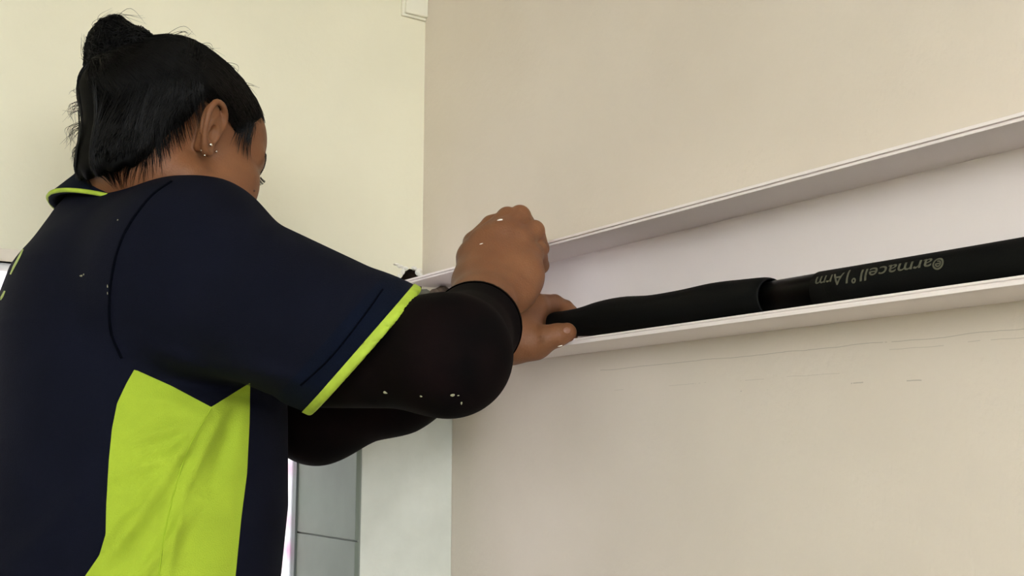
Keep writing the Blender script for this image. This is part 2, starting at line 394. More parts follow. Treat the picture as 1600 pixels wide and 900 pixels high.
# ================================================================== PIPE, INSULATION
PX, PZ, PR = .785, 1.3036, .0192
pipe = empty('insulated_pipe', (PX, .3, PZ), 'straight black insulated pipe with printed lettering lying in the trunking', 'pipe')
yend = .705
def lathe(path, rad, n=40, cap=True):
    V, F = tubes(np.asarray(path)[None], np.asarray(rad)[None], n); m = len(path); F = F.tolist()
    if cap: F += [list(range(n))[::-1], list(range((m - 1) * n, m * n))]
    return V, F
ys = np.linspace(-1.6, .672, 60)
V, F = lathe(np.stack([np.full(60, PX), ys, PZ + .0006 * np.sin(ys * 9)], 1), np.full(60, PR)); mk('foam_tube', V, F, M['foam'], pipe)
V, F = lathe([(PX, .66, PZ), (PX, .671, PZ), (PX, .6725, PZ), (PX, .80, PZ)], [PR - .001, PR - .0008, PR - .0012, PR - .0012]); mk('tape_wrap', V, F, M['tape'], pipe, label='glossy black taped length of the pipe')
# loose sleeve of foam: centre line, top height and half width along the wall
sl = np.array([(1.118, 1.3115, .0075, .021), (1.112, 1.3125, .0125, .023), (1.095, 1.314, .0148, .0235), (1.065, 1.3125, .0155, .0235), (1.03, 1.3115, .0172, .0235), (.995, 1.3120, .0200, .0235), (.955, 1.3112, .0212, .0232), (.91, 1.3080, .0208, .023), (.86, 1.3072, .0212, .0232), (.81, 1.3076, .0222, .0230), (.77, 1.3066, .0214, .0226), (.742, 1.3056, .0208, .0222), (.734, 1.3050, .0196, .0206)])
n = 48; m = len(sl) * 4; T = np.linspace(0, len(sl) - 1, m); S4 = smooth_path(sl, m)
an = np.arange(n) * 2 * np.pi / n
def sleeve_ring(row, sc): return np.stack([PX + row[3] * sc * np.cos(an), np.full(n, row[0]), row[1] + row[2] * sc * np.sin(an)], 1)
rings = [sleeve_ring(r, 1) for r in S4] + [sleeve_ring(S4[-1], .97), sleeve_ring(S4[-1], .93)] + [sleeve_ring(S4[-6], .9)]
V = np.concatenate(rings); F = []
for i in range(len(rings) - 1):
    for j in range(n): F.append([i * n + j, i * n + (j + 1) % n, (i + 1) * n + (j + 1) % n, (i + 1) * n + j])
F.append(list(range(n))[::-1])
sleeve = mk('foam_sleeve', V, F, M['foam'], None, label='loose wavy black foam insulation sleeve gripped by the left hand', cat='pipe insulation')
# print on the pipe, wrapped round the foam
def wrapped_text(body, y_start, length, height, v0, name, bold=.0):
    c = bpy.data.curves.new('lettering', 'FONT'); c.body = body; c.size = 1; c.offset = bold; c.resolution_u = 4
    o = bpy.data.objects.new('lettering', c); COL.objects.link(o); bpy.context.view_layer.update()
    me = bpy.data.meshes.new_from_object(o.evaluated_get(bpy.context.evaluated_depsgraph_get())); bpy.data.objects.remove(o)
    b = bmesh.new(); b.from_mesh(me); bmesh.ops.triangulate(b, faces=b.faces)
    bmesh.ops.subdivide_edges(b, edges=[e for e in b.edges if e.calc_length() > .25], cuts=2)
    bmesh.ops.triangulate(b, faces=b.faces)
    co = np.array([v.co for v in b.verts]); b.verts.index_update(); F = [[v.index for v in f.verts] for f in b.faces]; b.free()
    x0, x1 = co[:, 0].min(), co[:, 0].max()
    y = y_start + (co[:, 0] - x0) / (x1 - x0) * length; s = v0 - co[:, 1] / .7 * height      # text runs away from the camera, tops pointing down
    th = math.pi + 0 - s / PR
    R = PR + .00025; V = np.stack([PX + R * np.cos(th), y, PZ + .0006 * np.sin(y * 9) + R * np.sin(th)], 1)
    return mk(name, V, F, M['print'], pipe, smooth=False)
def yat(px): return on_plane(px, 420, 0, PX - PR * .8)[1]
wrapped_text('armacell', yat(1459), yat(1347) - yat(1459), .0115, .0125, 'lettering', .006)
wrapped_text('°', yat(1341), yat(1334) - yat(1341), .0115, .0125, 'lettering', .02)
wrapped_text('|', yat(1328), yat(1325) - yat(1328), .0105, .0115, 'lettering', .0)
wrapped_text('Arm', yat(1320), yat(1276) - yat(1320), .0115, .0125, 'lettering', .006)
def logo():
    y0 = yat(1470); s0 = .0055; bm = bmesh.new(); R = PR + .00025; N = 28; r1, r2 = .0052, .0036
    def pt(u, v): th = math.pi - (s0 + v) / PR; return (PX + R * math.cos(th), y0 + u, PZ + R * math.sin(th))
    a = [bm.verts.new(pt(r1 * math.cos(t), r1 * math.sin(t))) for t in np.linspace(0, 2 * np.pi, N, False)]
    b = [bm.verts.new(pt(r2 * math.cos(t), r2 * math.sin(t))) for t in np.linspace(0, 2 * np.pi, N, False)]
    for i in range(N): bm.faces.new((a[i], a[(i + 1) % N], b[(i + 1) % N], b[i]))
    for (u0, u1, w0, w1) in ((-.0026, .0026, -.0006, .0006),):
        bm.faces.new([bm.verts.new(pt(u, v)) for u, v in ((u0, w0), (u1, w0), (u1, w1), (u0, w1))])
    ts = np.linspace(.0, 5.2, 18)
    A = [bm.verts.new(pt(.0029 * math.cos(t), -.0029 * math.sin(t))) for t in ts]; B_ = [bm.verts.new(pt(.0017 * math.cos(t), -.0017 * math.sin(t))) for t in ts]
    for i in range(17): bm.faces.new((A[i], A[i + 1], B_[i + 1], B_[i]))
    bm_obj('logo', bm, M['print'], pipe)
logo()
# ================================================================== THE WORKER
person = empty('person', (.32, 1.27, 0), 'worker in navy and lime polo shirt fitting pipe insulation into wall trunking', 'person')
# joints
SH_R = U(292, 427, 1.13); EL_R = U(705, 555, .99); CU_R = U(744, 510, 1.13); WR_R = U(765, 462, 1.215)
SH_L = np.array([.335, 1.425, 1.335]); EL_L = U(496, 646, 1.36); WR_L = U(797, 522, 1.285)
NECK = U(196, 335, 1.27)
# ---- head frame: x = the worker's right, y = forward, z = up, origin between the ear canals
BETA, DEL, ROLL = math.radians(18), math.radians(18), math.radians(0)
F0 = np.array([math.cos(BETA), math.sin(BETA), 0]); Rt = np.array([math.sin(BETA), -math.cos(BETA), 0])
Fh = F0 * math.cos(DEL) - _z * math.sin(DEL); Uh = F0 * math.sin(DEL) + _z * math.cos(DEL)
Rt, Uh = Rt * math.cos(ROLL) + Uh * math.sin(ROLL), Uh * math.cos(ROLL) - Rt * math.sin(ROLL)
HR = np.stack([Rt, Fh, Uh], 1); HS = .97
HO = U(325, 218, 1.19) - HR @ np.array([.074, 0, 0]) * HS
def to_head(P):
    q = ((P - HO) @ HR) / HS; q[:, 1] = np.where(q[:, 1] > 0, q[:, 1] / 1.17, q[:, 1]); return q
def from_head(q):
    q = np.array(q, float); q[..., 1] = np.where(q[..., 1] > 0, q[..., 1] * 1.17, q[..., 1]); return HO + (q @ HR.T) * HS

EAR = [(.010, .000), (.016, .016), (.013, .030), (.003, .038), (-.010, .036), (-.0165, .024), (-.0165, .008), (-.012, -.008), (-.004, -.020), (.004, -.022), (.008, -.014)]
def ear_frame(s):
    tilt = math.radians(24)
    # ear plane: u forward-ish, v up, w outward
    w = np.array([s * math.cos(tilt), -math.sin(tilt) * -.35, 0]); w /= np.linalg.norm(w)
    u = np.array([0, 1, 0]) - w * w[1]; u /= np.linalg.norm(u); v = np.array([0, 0, 1.0])
    return np.array([s * .0765, -.006, .002]), u, v, w
def ear(q, s):
    out = np.full(len(q), .05); k = (q[:, 0] * s > .045) & (np.abs(q[:, 1]) < .045) & (np.abs(q[:, 2]) < .062)
    if k.any(): out[k] = ear_near(q[k], s)
    return out
def ear_near(q, s):
    c, u, v, w = ear_frame(s); p = (q - c) / .92; a, b, e = p @ u, p @ v, p @ w; a, b = a * .985 + b * .174, b * .985 - a * .174
    L = np.stack([a, b, e], 1)
    lift = [.005, .008, .012, .016, .018, .018, .016, .012, .008, .005, .003]
    rad = [.0022, .003, .0034, .0036, .0036, .0034, .0031, .003, .0044, .0048, .003]
    P3 = np.column_stack([smooth_path([(x, y, l) for (x, y), l in zip(EAR, lift)], 30)]); R3 = np.interp(np.linspace(0, 10, 30), range(11), rad)
    d = chain(L, P3, R3, .001)
    plate = ell(L, (-.001, .012, .0065), (.0155, .028, .0068))                  # bowl of the ear
    plate = smin(plate, ell(L, (.001, -.014, .004), (.009, .012, .0045)), .004)
    d = smin(d, plate, .003)
    anti = chain(L, [(.003, .026, .011), (-.006, .016, .0125), (-.0075, .002, .011), (-.002, -.009, .008)], [.002, .0026, .0026, .002], .001)
    d = smin(d, anti, .0025)
    d = smax(d, -ell(L, (.0015, .001, .0125), (.0074, .0105, .0085)), .002)      # concha
    tragus = ell(L, (.0095, -.001, .006), (.0035, .005, .0045)); d = smin(d, tragus, .003)
    root = cone(L, (.002, .022, -.004), (.002, -.012, -.004), .009, .008); return smin(d, root, .005)
def head_sdf(q):
    x = np.abs(q[:, 0]); m = np.column_stack([x, q[:, 1], q[:, 2]])
    d = ell(q, (0, -.014, .045), (.075, .096, .077))
    d = smin(d, ell(q, (0, .036, .046), (.063, .056, .056)), .03)
    d = smin(d, ell(q, (0, .040, -.022), (.060, .050, .072)), .03)
    d = smin(d, ball(m, (.047, .054, -.012), .0265), .02)                       # cheekbones
    d = smin(d, ball(m, (.048, .046, -.045), .031), .025)                        # cheeks
    d = smin(d, cone(m, (.056, .002, -.045), (.022, .066, -.088), .020, .017), .02)
    d = smin(d, ball(q, (0, .075, -.090), .021), .02)
    d = smin(d, cone(m, (.050, .066, .028), (.012, .087, .026), .011, .010), .012)   # brow
    d = smax(d, -ball(m, (.034, .108, .008), .019), .012)
    d = smin(d, ball(m, (.033, .0765, .006), .0138), .005)                       # eyelids
    n = smin(cone(q, (0, .086, .014), (0, .107, -.020), .0075, .0115), ball(m, (.0125, .095, -.025), .0088), .008); d = smin(d, n, .01)
    d = smin(d, ell(q, (0, .090, -.050), (.025, .011, .0055)), .006); d = smin(d, ell(q, (0, .089, -.060), (.021, .011, .006)), .006)
    for s in (1, -1): d = smin(d, ear(q, s), .004)
    return d
SKULL = from_head((0, -.030, -.030))
def skin_head(P):
    d = head_sdf(to_head(P)) * HS
    d = smin(d, cone(P, SKULL, NECK, .054, .058), .03)
    d = smin(d, cone(P, from_head((0, .012, -.055)), U(232, 345, 1.29), .042, .05), .03)
    return d
# ---- hands
def rh(x, y, d): return U(x, y, d)
def right_hand(P):
    d = cone(P, CU_R, WR_R, .0385, .031)
    d = smin(d, cone(P, U(742, 470, 1.19), U(745, 445, 1.225), .026, .022), .02)
    W2 = U(770, 448, 1.204)
    mc = [(757, 378, 1.262, .0165), (784, 366, 1.262, .0165), (808, 376, 1.266, .016), (825, 400, 1.268, .015)]
    palm = None
    for (x, y, dd, r), (bx_, by_) in zip(mc, ((748, 442), (768, 440), (788, 446), (803, 456))):
        e = cone(P, U(bx_, by_, 1.235), U(x, y, dd), .0245, r); palm = e if palm is None else smin(palm, e, .014)
    palm = smin(palm, ball(P, U(812, 432, 1.25), .026), .02)                      # heel on the little finger side
    palm = smin(palm, cone(P, U(745, 432, 1.24), U(738, 402, 1.258), .022, .017), .015)   # base of thumb
    d = smin(d, palm, .02)
    fg = [[(757, 378, 1.262, .0155), (793, 341, 1.285, .0130), (812, 366, 1.318, .0105), (800, 392, 1.312, .0095)],
          [(784, 366, 1.262, .0160), (812, 338, 1.290, .0128), (830, 362, 1.322, .0108), (818, 392, 1.318, .0095)],
          [(808, 376, 1.266, .0155), (834, 361, 1.288, .0126), (844, 388, 1.318, .0105), (832, 412, 1.312, .0092)],
          [(825, 400, 1.268, .0145), (840, 391, 1.290, .0112), (845, 415, 1.312, .0095), (832, 432, 1.306, .0085)]]
    ff = None
    for c in fg:
        e = chain(P, [U(*q[:3]) for q in c], [q[3] for q in c], .003); ff = e if ff is None else smin(ff, e, .0022)
    th = chain(P, [U(738, 404, 1.258), U(742, 380, 1.285), U(768, 352, 1.300), U(787, 342, 1.305)], [.016, .0135, .0115, .0095], .004)
    ff = smin(ff, th, .0025)
    return smin(d, ff, .008)
def left_hand(P):
    d = cone(P, EL_L + (WR_L - EL_L) * .55, WR_L, .042, .031)
    mc = [(836, 480, 1.318, .0150), (838, 498, 1.345, .0145), (836, 515, 1.365, .014), (828, 532, 1.375, .013)]
    for (x, y, dd, r) in mc: d = smin(d, cone(P, WR_L + (U(x, y, dd) - WR_L) * .15, U(x, y, dd), .026, r), .014)
    d = smin(d, cone(P, U(806, 535, 1.275), U(838, 536, 1.276), .0235, .0185), .014)
    fg = [[(836, 478, 1.318, .0148), (866, 474, 1.352, .0108), (884, 481, 1.362, .0092), (893, 487, 1.366, .0080)],
          [(838, 498, 1.345, .0145), (868, 490, 1.378, .0105), (888, 500, 1.380, .0092), (898, 510, 1.372, .008)],
          [(836, 515, 1.365, .0140), (864, 508, 1.388, .0102), (884, 516, 1.388, .0090), (893, 524, 1.382, .008)],
          [(828, 532, 1.375, .0130), (852, 526, 1.388, .0090), (866, 532, 1.388, .0080), (874, 538, 1.384, .007)]]
    ff = None
    for c in fg:
        e = chain(P, [U(*q[:3]) for q in c], [q[3] for q in c], .003); ff = e if ff is None else smin(ff, e, .0015)
    d = smin(d, ff, .006)
    th = chain(P, [U(834, 536, 1.274), U(852, 529, 1.268), U(870, 524, 1.266), U(886, 519.5, 1.270)], [.0185, .0150, .0132, .0112], .004)
    return smin(d, th, .007)
# ---- torso as a stack of rounded sections
AL = math.radians(-6); TF = np.array([math.cos(AL), math.sin(AL), 0]); TS = np.array([-math.sin(AL), math.cos(AL), 0])
SEC = np.array([(.60, .250, 1.27, .150, .175), (.80, .282, 1.27, .160, .195), (.92, .305, 1.27, .163, .197), (1.00, .322, 1.27, .168, .195), (1.10, .332, 1.272, .167, .192), (1.20, .336, 1.275, .161, .188), (1.29, .335, 1.278, .159, .180), (1.36, .328, 1.282, .132, .160), (1.42, .310, 1.285, .086, .125), (1.48, .29, 1.285, .06, .09)])
def torso(P, gx=0.0):
    z = P[:, 2]; cx, cy, a, b = (np.interp(z, SEC[:, 0], SEC[:, i]) for i in (1, 2, 3, 4)); a = a + gx; b = b + gx
    q = P - np.column_stack([cx, cy, z]); u, v = q @ TF, q @ TS
    k = (np.abs(u / a) ** 2.3 + np.abs(v / b) ** 2.3) ** (1 / 2.3)
    return (k - 1) * np.minimum(a, b) * .9
def body_rest(P):
    d = torso(P, -.018); d = smax(d, P[:, 2] - 1.40, .06); d = smax(d, .80 - P[:, 2], .06)
    d = smin(d, cone(P, NECK, NECK - np.array([0, 0, .08]), .06, .07), .03)
    for s, e, w in ((SH_R, EL_R, CU_R), (SH_L, EL_L, EL_L + (WR_L - EL_L) * .7)):
        d = smin(d, cone(P, NECK - np.array([0, 0, .06]), s, .05, .055), .04)
        d = smin(d, chain(P, [s, U(500, 543, 1.055) if s is SH_R else s + (e - s) * .5, e], [.05, .042, .04], .02), .02); d = smin(d, cone(P, e, w, .046, .036), .01)
    for yy, fy in ((1.175, 1.15), (1.365, 1.39)):
        d = smin(d, chain(P, [(.275, yy, .86), (.30, (yy + fy) / 2, .48), (.25, fy, .09)], [.085, .055, .038], .03), .03)
        d = smin(d, cone(P, (.25, fy, .055), (.40, fy, .045), .032, .026), .02)
    return d
# ---- polo shirt
CUF_A, CUF_B = U(652, 458, 1.035), U(490, 642, 1.035)
CUF_N = np.cross(CUF_B - CUF_A, (CUF_A + CUF_B) / 2 - _o - .03 * _r); CUF_N /= np.linalg.norm(CUF_N)
if CUF_N @ (EL_R - SH_R) < 0: CUF_N = -CUF_N
CUF_C = (CUF_A + CUF_B) / 2
def cuff_r(P): return (P - CUF_C) @ CUF_N                    # > 0 beyond the right sleeve end
LC = SH_L + (EL_L - SH_L) * .58; LN = (EL_L - SH_L) / np.linalg.norm(EL_L - SH_L)
def cuff_l(P): return (P - LC) @ LN
HEM = .845
CUF_X = U(572, 549, 1.035)
SLD = (CUF_X - SH_R) / np.linalg.norm(CUF_X - SH_R)
FOLDS = [  # fold lines on the near side: pixel ends, height in metres, half width in pixels
    ((330, 636), (235, 780), .0045, 13), ((235, 780), (160, 880), .006, 16), ((322, 650), (205, 690), .0030, 12), ((300, 700), (190, 740), .003, 12),
    ((345, 650), (290, 760), .0040, 10), ((290, 760), (262, 905), .0030, 9), ((375, 620), (330, 760), -.0035, 14), ((300, 800), (215, 905), .0035, 12), ((225, 620), (300, 640), .0022, 12),
    ((255, 590), (420, 622), -.006, 16), ((230, 540), (330, 585), .004, 18), ((365, 570), (480, 600), .004, 16), ((560, 460), (505, 560), .0022, 14), ((420, 400), (330, 500), .002, 25), ((180, 560), (150, 700), .003, 30), ((90, 800), (170, 740), .004, 22), ((20, 880), (120, 800), .004, 22)]
def folds(P):
    x, y = pix(P); q = np.column_stack([x, y]); s = np.zeros(len(P)); near = 1 / (1 + np.exp(np.clip((P @ TS - 1.27 * TS[1] - .02) / .02, -30, 30)))
    for a, b, h, w in FOLDS:
        a = np.array(a, float); e = np.array(b, float) - a; t = np.clip(((q - a) @ e) / (e @ e), 0, 1)
        d = np.linalg.norm(q - a - t[:, None] * e, axis=1); s += h * np.exp(-(d / w) ** 2) * (.35 + .65 * np.sin(np.pi * np.clip(t, .05, .95)))
    return s * near * 1.45
def shirt_outer(P):
    d = torso(P); d = smax(d, P[:, 2] - 1.425, .07)
    d = smin(d, cone(P, U(205, 374, 1.27), SH_R, .066, .083), .05)
    d = smin(d, cone(P, U(250, 318, 1.235), U(330, 362, 1.15), .030, .05), .04)      # ridge of cloth towards the collar
    d = smin(d, cone(P, U(205, 374, 1.27), SH_L, .066, .070), .05)
    d = smin(d, cone(P, SH_R, CUF_X, .086, .0735), .035)
    d = smin(d, cone(P, CUF_X, CUF_X + (CUF_X - SH_R) * .45, .0735, .0735), .01)
    d = smin(d, cone(P, SH_L, LC + (LC - SH_L) * .2, .074, .066), .035)
    return d - folds(P)
def shirt(P):
    d = shirt_outer(P)
    d = smax(d, cuff_r(P) - .0, .003)
    d = smax(d, cuff_l(P), .003)
    d = smax(d, HEM - P[:, 2], .004)
    # hollow ends: neck, sleeves
    d = smax(d, -cone(P, CUF_X - SLD * .03, CUF_X + SLD * .14, .0675, .0675), .003)
    return d
def shirt_l(P):  # keep the left cuff from trimming the torso
    return shirt(P)
def cuff_l(P):
    far = np.linalg.norm(P - (LC + LN * .06), axis=1) - .13
    return np.minimum((P - LC) @ LN, -far)
def cuff_r(P):
    far = np.linalg.norm(P - (CUF_C + CUF_N * .06), axis=1) - .14
    return np.minimum((P - CUF_C) @ CUF_N, -far)

# ---- skin: one mesh
def clip_plane(f, c, n): return lambda P: np.maximum(f(P), (P - c) @ n)
parts = []
fn = NECK - SKULL; fn /= np.linalg.norm(fn)
hb = np.stack([from_head((sx, sy, sz)) for sx in (-.11, .11) for sy in (-.125, .135) for sz in (-.15, .15)] + [NECK])
parts.append(extract(clip_plane(skin_head, NECK + fn * .02, fn), hb.min(0) - .01, hb.max(0) + .01, .0018))
def bounds(pts, m): A = np.stack(pts); return A.min(0) - m, A.max(0) + m
fr = (WR_R - EL_R) / np.linalg.norm(WR_R - EL_R); fl = (WR_L - EL_L) / np.linalg.norm(WR_L - EL_L)
parts.append(extract(clip_plane(right_hand, CU_R - fr * .02, -fr), *bounds([CU_R, WR_R, U(785, 350, 1.3), U(845, 430, 1.32)], .06), .0018))
parts.append(extract(clip_plane(left_hand, WR_L - fl * .06, -fl), *bounds([WR_L, U(895, 500, 1.39), U(830, 530, 1.39), U(890, 525, 1.26)], .04), .0018))
parts.append(extract(body_rest, (.0, .8, -.0), (.85, 1.53, 1.47), .008))
Vs, Fs, o_ = [], [], 0
for V, F in parts: Vs.append(V); Fs.append(F + o_); o_ += len(V)
mk('body', np.concatenate(Vs), np.concatenate(Fs), M['skin'], person, label='tan skinned head, neck and hands of the worker')

# ---- shirt mesh cut into its cloth panels
V, F = extract(shirt, (.02, .80, .83), (.70, 1.53, 1.50), .0032); F = tri(F)
qx, qy = pix(V); q = np.column_stack([qx, qy])
panel = [(210, 577), (268, 603), (330, 636), (362, 616), (391, 598), (390, 660), (386, 740), (377, 810), (368, 900), (362, 990), (350, 1200), (40, 1200), (80, 990), (133, 900), (155, 868), (165, 835), (166, 790), (170, 720), (175, 670), (183, 630), (197, 600)]
m_panel = -poly2(q, panel) * .0007
near = (1.27 - (V @ TS - 0 * V[:, 0])) ; near = (np.array([.33, 1.262, 0]) @ TS) - V @ TS
m_panel = np.minimum(m_panel, near)
cr = cuff_r(V); on_r = (np.linalg.norm(V - CUF_X, axis=1) < .14)
m_pip = np.where(on_r, cr + .0078, -.05); m_band = np.where(on_r, cr + .034, -.05)
cl = cuff_l(V); on_l = np.linalg.norm(V - LC, axis=1) < .13
m_pip = np.maximum(m_pip, np.where(on_l, cl + .0085, -.05)); m_band = np.maximum(m_band, np.where(on_l, cl + .034, -.05))
def clip_attr(V, F, m, *attrs):
    A = np.column_stack([V] + list(attrs)); (a, fa), (b, fb) = clip(A, F, m)
    return (a[:, :3], fa, [a[:, 3 + i] for i in range(len(attrs))]), (b[:, :3], fb, [b[:, 3 + i] for i in range(len(attrs))])
(pv, pf, pa), (V, F, at) = clip_attr(V, F, m_panel, m_pip, m_band)
(iv, jf, _a), (V, F, at) = clip_attr(V, F, at[0], at[1])
(bv, bf, _a), (V, F, at) = clip_attr(V, F, at[0])
def puff(V, F, d):
    T = V[F]; N = np.cross(T[:, 1] - T[:, 0], T[:, 2] - T[:, 0]); A = np.zeros_like(V)
    for i in range(3): np.add.at(A, F[:, i], N)
    return V + A / (np.linalg.norm(A, axis=1, keepdims=True) + 1e-12) * d
polo = mk('polo_shirt', V, F, M['navy'], person, label='dark navy polo shirt with short sleeves')
mk('side_panel', pv, pf, M['lime'], polo, label='bright lime green side panel')
for nm, v_, f_, m_, lb, d_ in (('sleeve_band', bv, bf, 'navy2', 'dark blue band at the sleeve end', 0), ('piping', iv, jf, 'limep', 'lime green piping along the sleeve end', .0012)):
    v_ = puff(v_, f_, d_); c_ = v_[f_].mean(1); rt = np.linalg.norm(c_ - CUF_X, axis=1) < np.linalg.norm(c_ - LC, axis=1)
    for w in (rt, ~rt): mk(nm, *compact(v_, f_[w]), M[m_], polo, label=lb)
# collar
cz = np.array([.25, .0, .97]); cz /= np.linalg.norm(cz); cx_ = np.cross([0, 1.0, 0], cz); cx_ /= np.linalg.norm(cx_); cy_ = np.cross(cz, cx_)
CC = U(224, 320, 1.265)
def collar(P, lo=-.028, hi=.032):
    p = P - CC; h = p @ cz; u, v = p @ cx_, p @ cy_
    R = .072 + np.where(h < .006, (.006 - h) * .55, 0) - np.where(h > .006, (h - .006) * .2, 0)
    rho = np.sqrt((u / 1.06) ** 2 + (v / .98) ** 2)
    d = np.abs(rho - R) * .85 - .0035
    return smax(smax(d, h - hi, .004), lo - h, .003)
V, F = extract(collar, CC - .13, CC + .13, .0028)
col_o = mk('collar', V, F, M['navy2'], polo, label='dark blue folded collar')
t = np.linspace(0, 2 * np.pi, 80); R = .072 + .032 * .55 + .0025
ringp = CC + np.outer(np.cos(t) * R * 1.06, cx_) + np.outer(np.sin(t) * R * .98, cy_) - .0255 * cz
V, F = tubes(ringp[None], np.full((1, 80), .0027), 6); mk('piping', V, F, M['limep'], polo, label='lime green piping under the collar')
# seams, lettering and paint specks laid on the cloth
def seam(px_pts, f, r, m, name, parent, n=40, sides=5, **k):
    P = march(f, smooth_path(px_pts, n), off=.0002); V, F = tubes(P[None], np.full((1, n), r), sides); return mk(name, V, F, m, parent, **k)
M['seam'] = mat('dark_stitching', (.0015, .002, .004), .95, spec=.02); M['limeseam'] = mat('lime_stitching', (.30, .42, .02), .9)
seam([(268, 284), (238, 305), (208, 342), (188, 380), (176, 425), (171, 470), (174, 520), (190, 560)], shirt, .0016, M['seam'], 'seam', polo)
seam([(598, 452), (560, 505), (515, 560), (470, 602)], shirt, .0009, M['seam'], 'seam', polo)
seam([(330, 638), (295, 700), (272, 770), (256, 840), (248, 905)], shirt, .0007, M['limeseam'], 'seam', polo)
def strip(px_pts, wid, f, m, name, parent, n=16):
    P = march(f, smooth_path(px_pts, n)); G = grad(f, P); T = np.gradient(P, axis=0); T /= np.linalg.norm(T, axis=1, keepdims=True)
    B = np.cross(G, T); w = np.interp(np.linspace(0, 1, n), np.linspace(0, 1, len(wid)), wid)[:, None]
    V = np.concatenate([P + G * .0012 + B * w, P + G * .0012 - B * w, P + G * .0001 - B * w, P + G * .0001 + B * w])
    F = [[i + a * n, i + 1 + a * n, i + 1 + ((a + 1) % 4) * n, i + ((a + 1) % 4) * n] for a in range(4) for i in range(n - 1)]
    return mk(name, V, F, m, parent, smooth=False)
M['print2'] = mat('pale_green_print', (.42, .48, .16), .7, .2, 80)
strip([(36, 391), (29, 405), (22, 418), (17, 429)], (.001, .0028, .003, .001), shirt, M['print2'], 'lettering', polo)
strip([(8, 455), (5, 462), (2, 467)], (.0015, .003, .0025), shirt, M['print2'], 'lettering', polo)
# ---- black arm sleeves
def arm_sleeve_r(P):
    d = cone(P, U(500, 552, 1.055), EL_R, .0520, .0480)
    d = smin(d, cone(P, U(640, 550, 1.01), U(690, 555, .985), .0475, .0480), .008)
    d = smin(d, cone(P, EL_R, CU_R, .0490, .0415), .03)
    d = smin(d, cone(P, CU_R, CU_R + fr * .05, .0415, .040), .02)
    return d
CUT_R = CU_R + fr * .005
def band_r(P): return (P - CUT_R) @ fr
def sl_r(P):
    d = smax(arm_sleeve_r(P), band_r(P), .002)
    return smax(d, -(right_hand(P) - .0006), .001)
V, F = extract(sl_r, *bounds([U(500, 543, 1.055), EL_R, CU_R], .075), .0028); F = tri(F)
(hv, hf), (V, F) = clip(V, F, band_r(V) + .0075)
armr = mk('arm_sleeve', V, F, M['black'], person, label='black stretch sleeve on the raised right arm')
mk('cuff_hem', puff(hv, hf, .0012), hf, M['black'], armr)
def arm_sleeve_l(P):
    d = cone(P, SH_L, EL_L, .058, .0575); d = smin(d, chain(P, [EL_L, EL_L + (WR_L - EL_L) * .42, WR_L], [.056, .0605, .037], .02), .03)
    return smax(d, (P - WR_L) @ fl + .03, .002)
V, F = extract(arm_sleeve_l, *bounds([SH_L, EL_L, WR_L], .07), .004); mk('arm_sleeve', V, F, M['black'], person, label='black stretch sleeve on the far left arm')
for i, (x, y, a, b) in enumerate(((603, 613, .0032, .0018), (658, 619, .0016, .0012), (707, 617, .0026, .0020), (716, 618, .0014, .0008), (721, 629, .0010, .0026), (128, 431, .0030, .0012), (131, 429, .0012, .0012), (168, 447, .0008, .0022), (168, 458, .0007, .0018), (184, 344, .001, .0012))):
    f = sl_r if x > 500 else shirt; P = march(f, [(x, y)])[0]
    bm = bmesh.new(); bmesh.ops.create_icosphere(bm, subdivisions=2, radius=1)
    for v in bm.verts: v.co = Vector(P + _r * v.co.x * a * .8 + _up * v.co.z * b * .8 + _fw * v.co.y * .0006)
    bm_obj('paint_speck', bm, M['paint'], armr if x > 500 else polo, smooth=True)
# ---- trousers and shoes
def trousers(P):
    d = smax(torso(P, .0) + .012, P[:, 2] - 1.0, .01); d = smax(d, .76 - P[:, 2], .08)
    for yy, fy in ((1.175, 1.15), (1.365, 1.39)): d = smin(d, chain(P, [(.275, yy, .84), (.30, (yy + fy) / 2, .48), (.25, fy, .10)], [.098, .078, .066], .03), .03)
    return smax(d, .055 - P[:, 2], .004)
V, F = extract(trousers, (.02, 1.0, .03), (.55, 1.53, 1.03), .008); mk('trousers', V, F, M['trous'], person)
for fy in (1.15, 1.39):
    def shoe(P): return smax(smin(cone(P, (.215, fy, .05), (.39, fy, .035), .046, .042), cone(P, (.24, fy, .10), (.24, fy, .05), .045, .045), .03), -P[:, 2], .006)
    V, F = extract(shoe, (.14, fy - .07, -.01), (.46, fy + .07, .17), .005); mk('shoe', V, F, M['shoe'], person)
# ---- hair
HP = [(.078, .088), (.063, .070), (.050, .052), (.043, .040), (.037, .032), (.031, .029), (.025, .029), (.017, .034), (.010, .044), (-.008, .050), (-.022, .044), (-.025, .020), (-.032, -.012), (-.043, -.042), (-.057, -.062), (-.076, -.078), (-.17, -.098), (-.17, .22), (.12, .22)]
HC, HRad = np.array([0, -.014, .047]), np.array([.082, .112, .083])
def hair_cap(P):
    q = to_head(P); d = ell(q, HC, HRad)
    d = smin(d, ell(q, (0, -.050, -.025), (.056, .046, .078)), .02)
    d = smax(d, -.8 * q[:, 1] + .6 * q[:, 2] - .129, .03)
    x = q[:, 0]; sag = .01 * np.sin(q[:, 1] * 210 + 3 * x * 100) * .25
    pol = poly2(np.column_stack([q[:, 1], q[:, 2] + sag]), HP)
    d = smax(d, pol, .010)
    d += .0004 * np.sin(q[:, 1] * 420 + 4 * np.sin(q[:, 2] * 60))
    return d * HS
V, F = extract(hair_cap, hb.min(0) - .02, hb.max(0) + .02, .0024); hair = mk('hair', V, F, M['hair'], person, label='black hair swept up from a ragged nape')
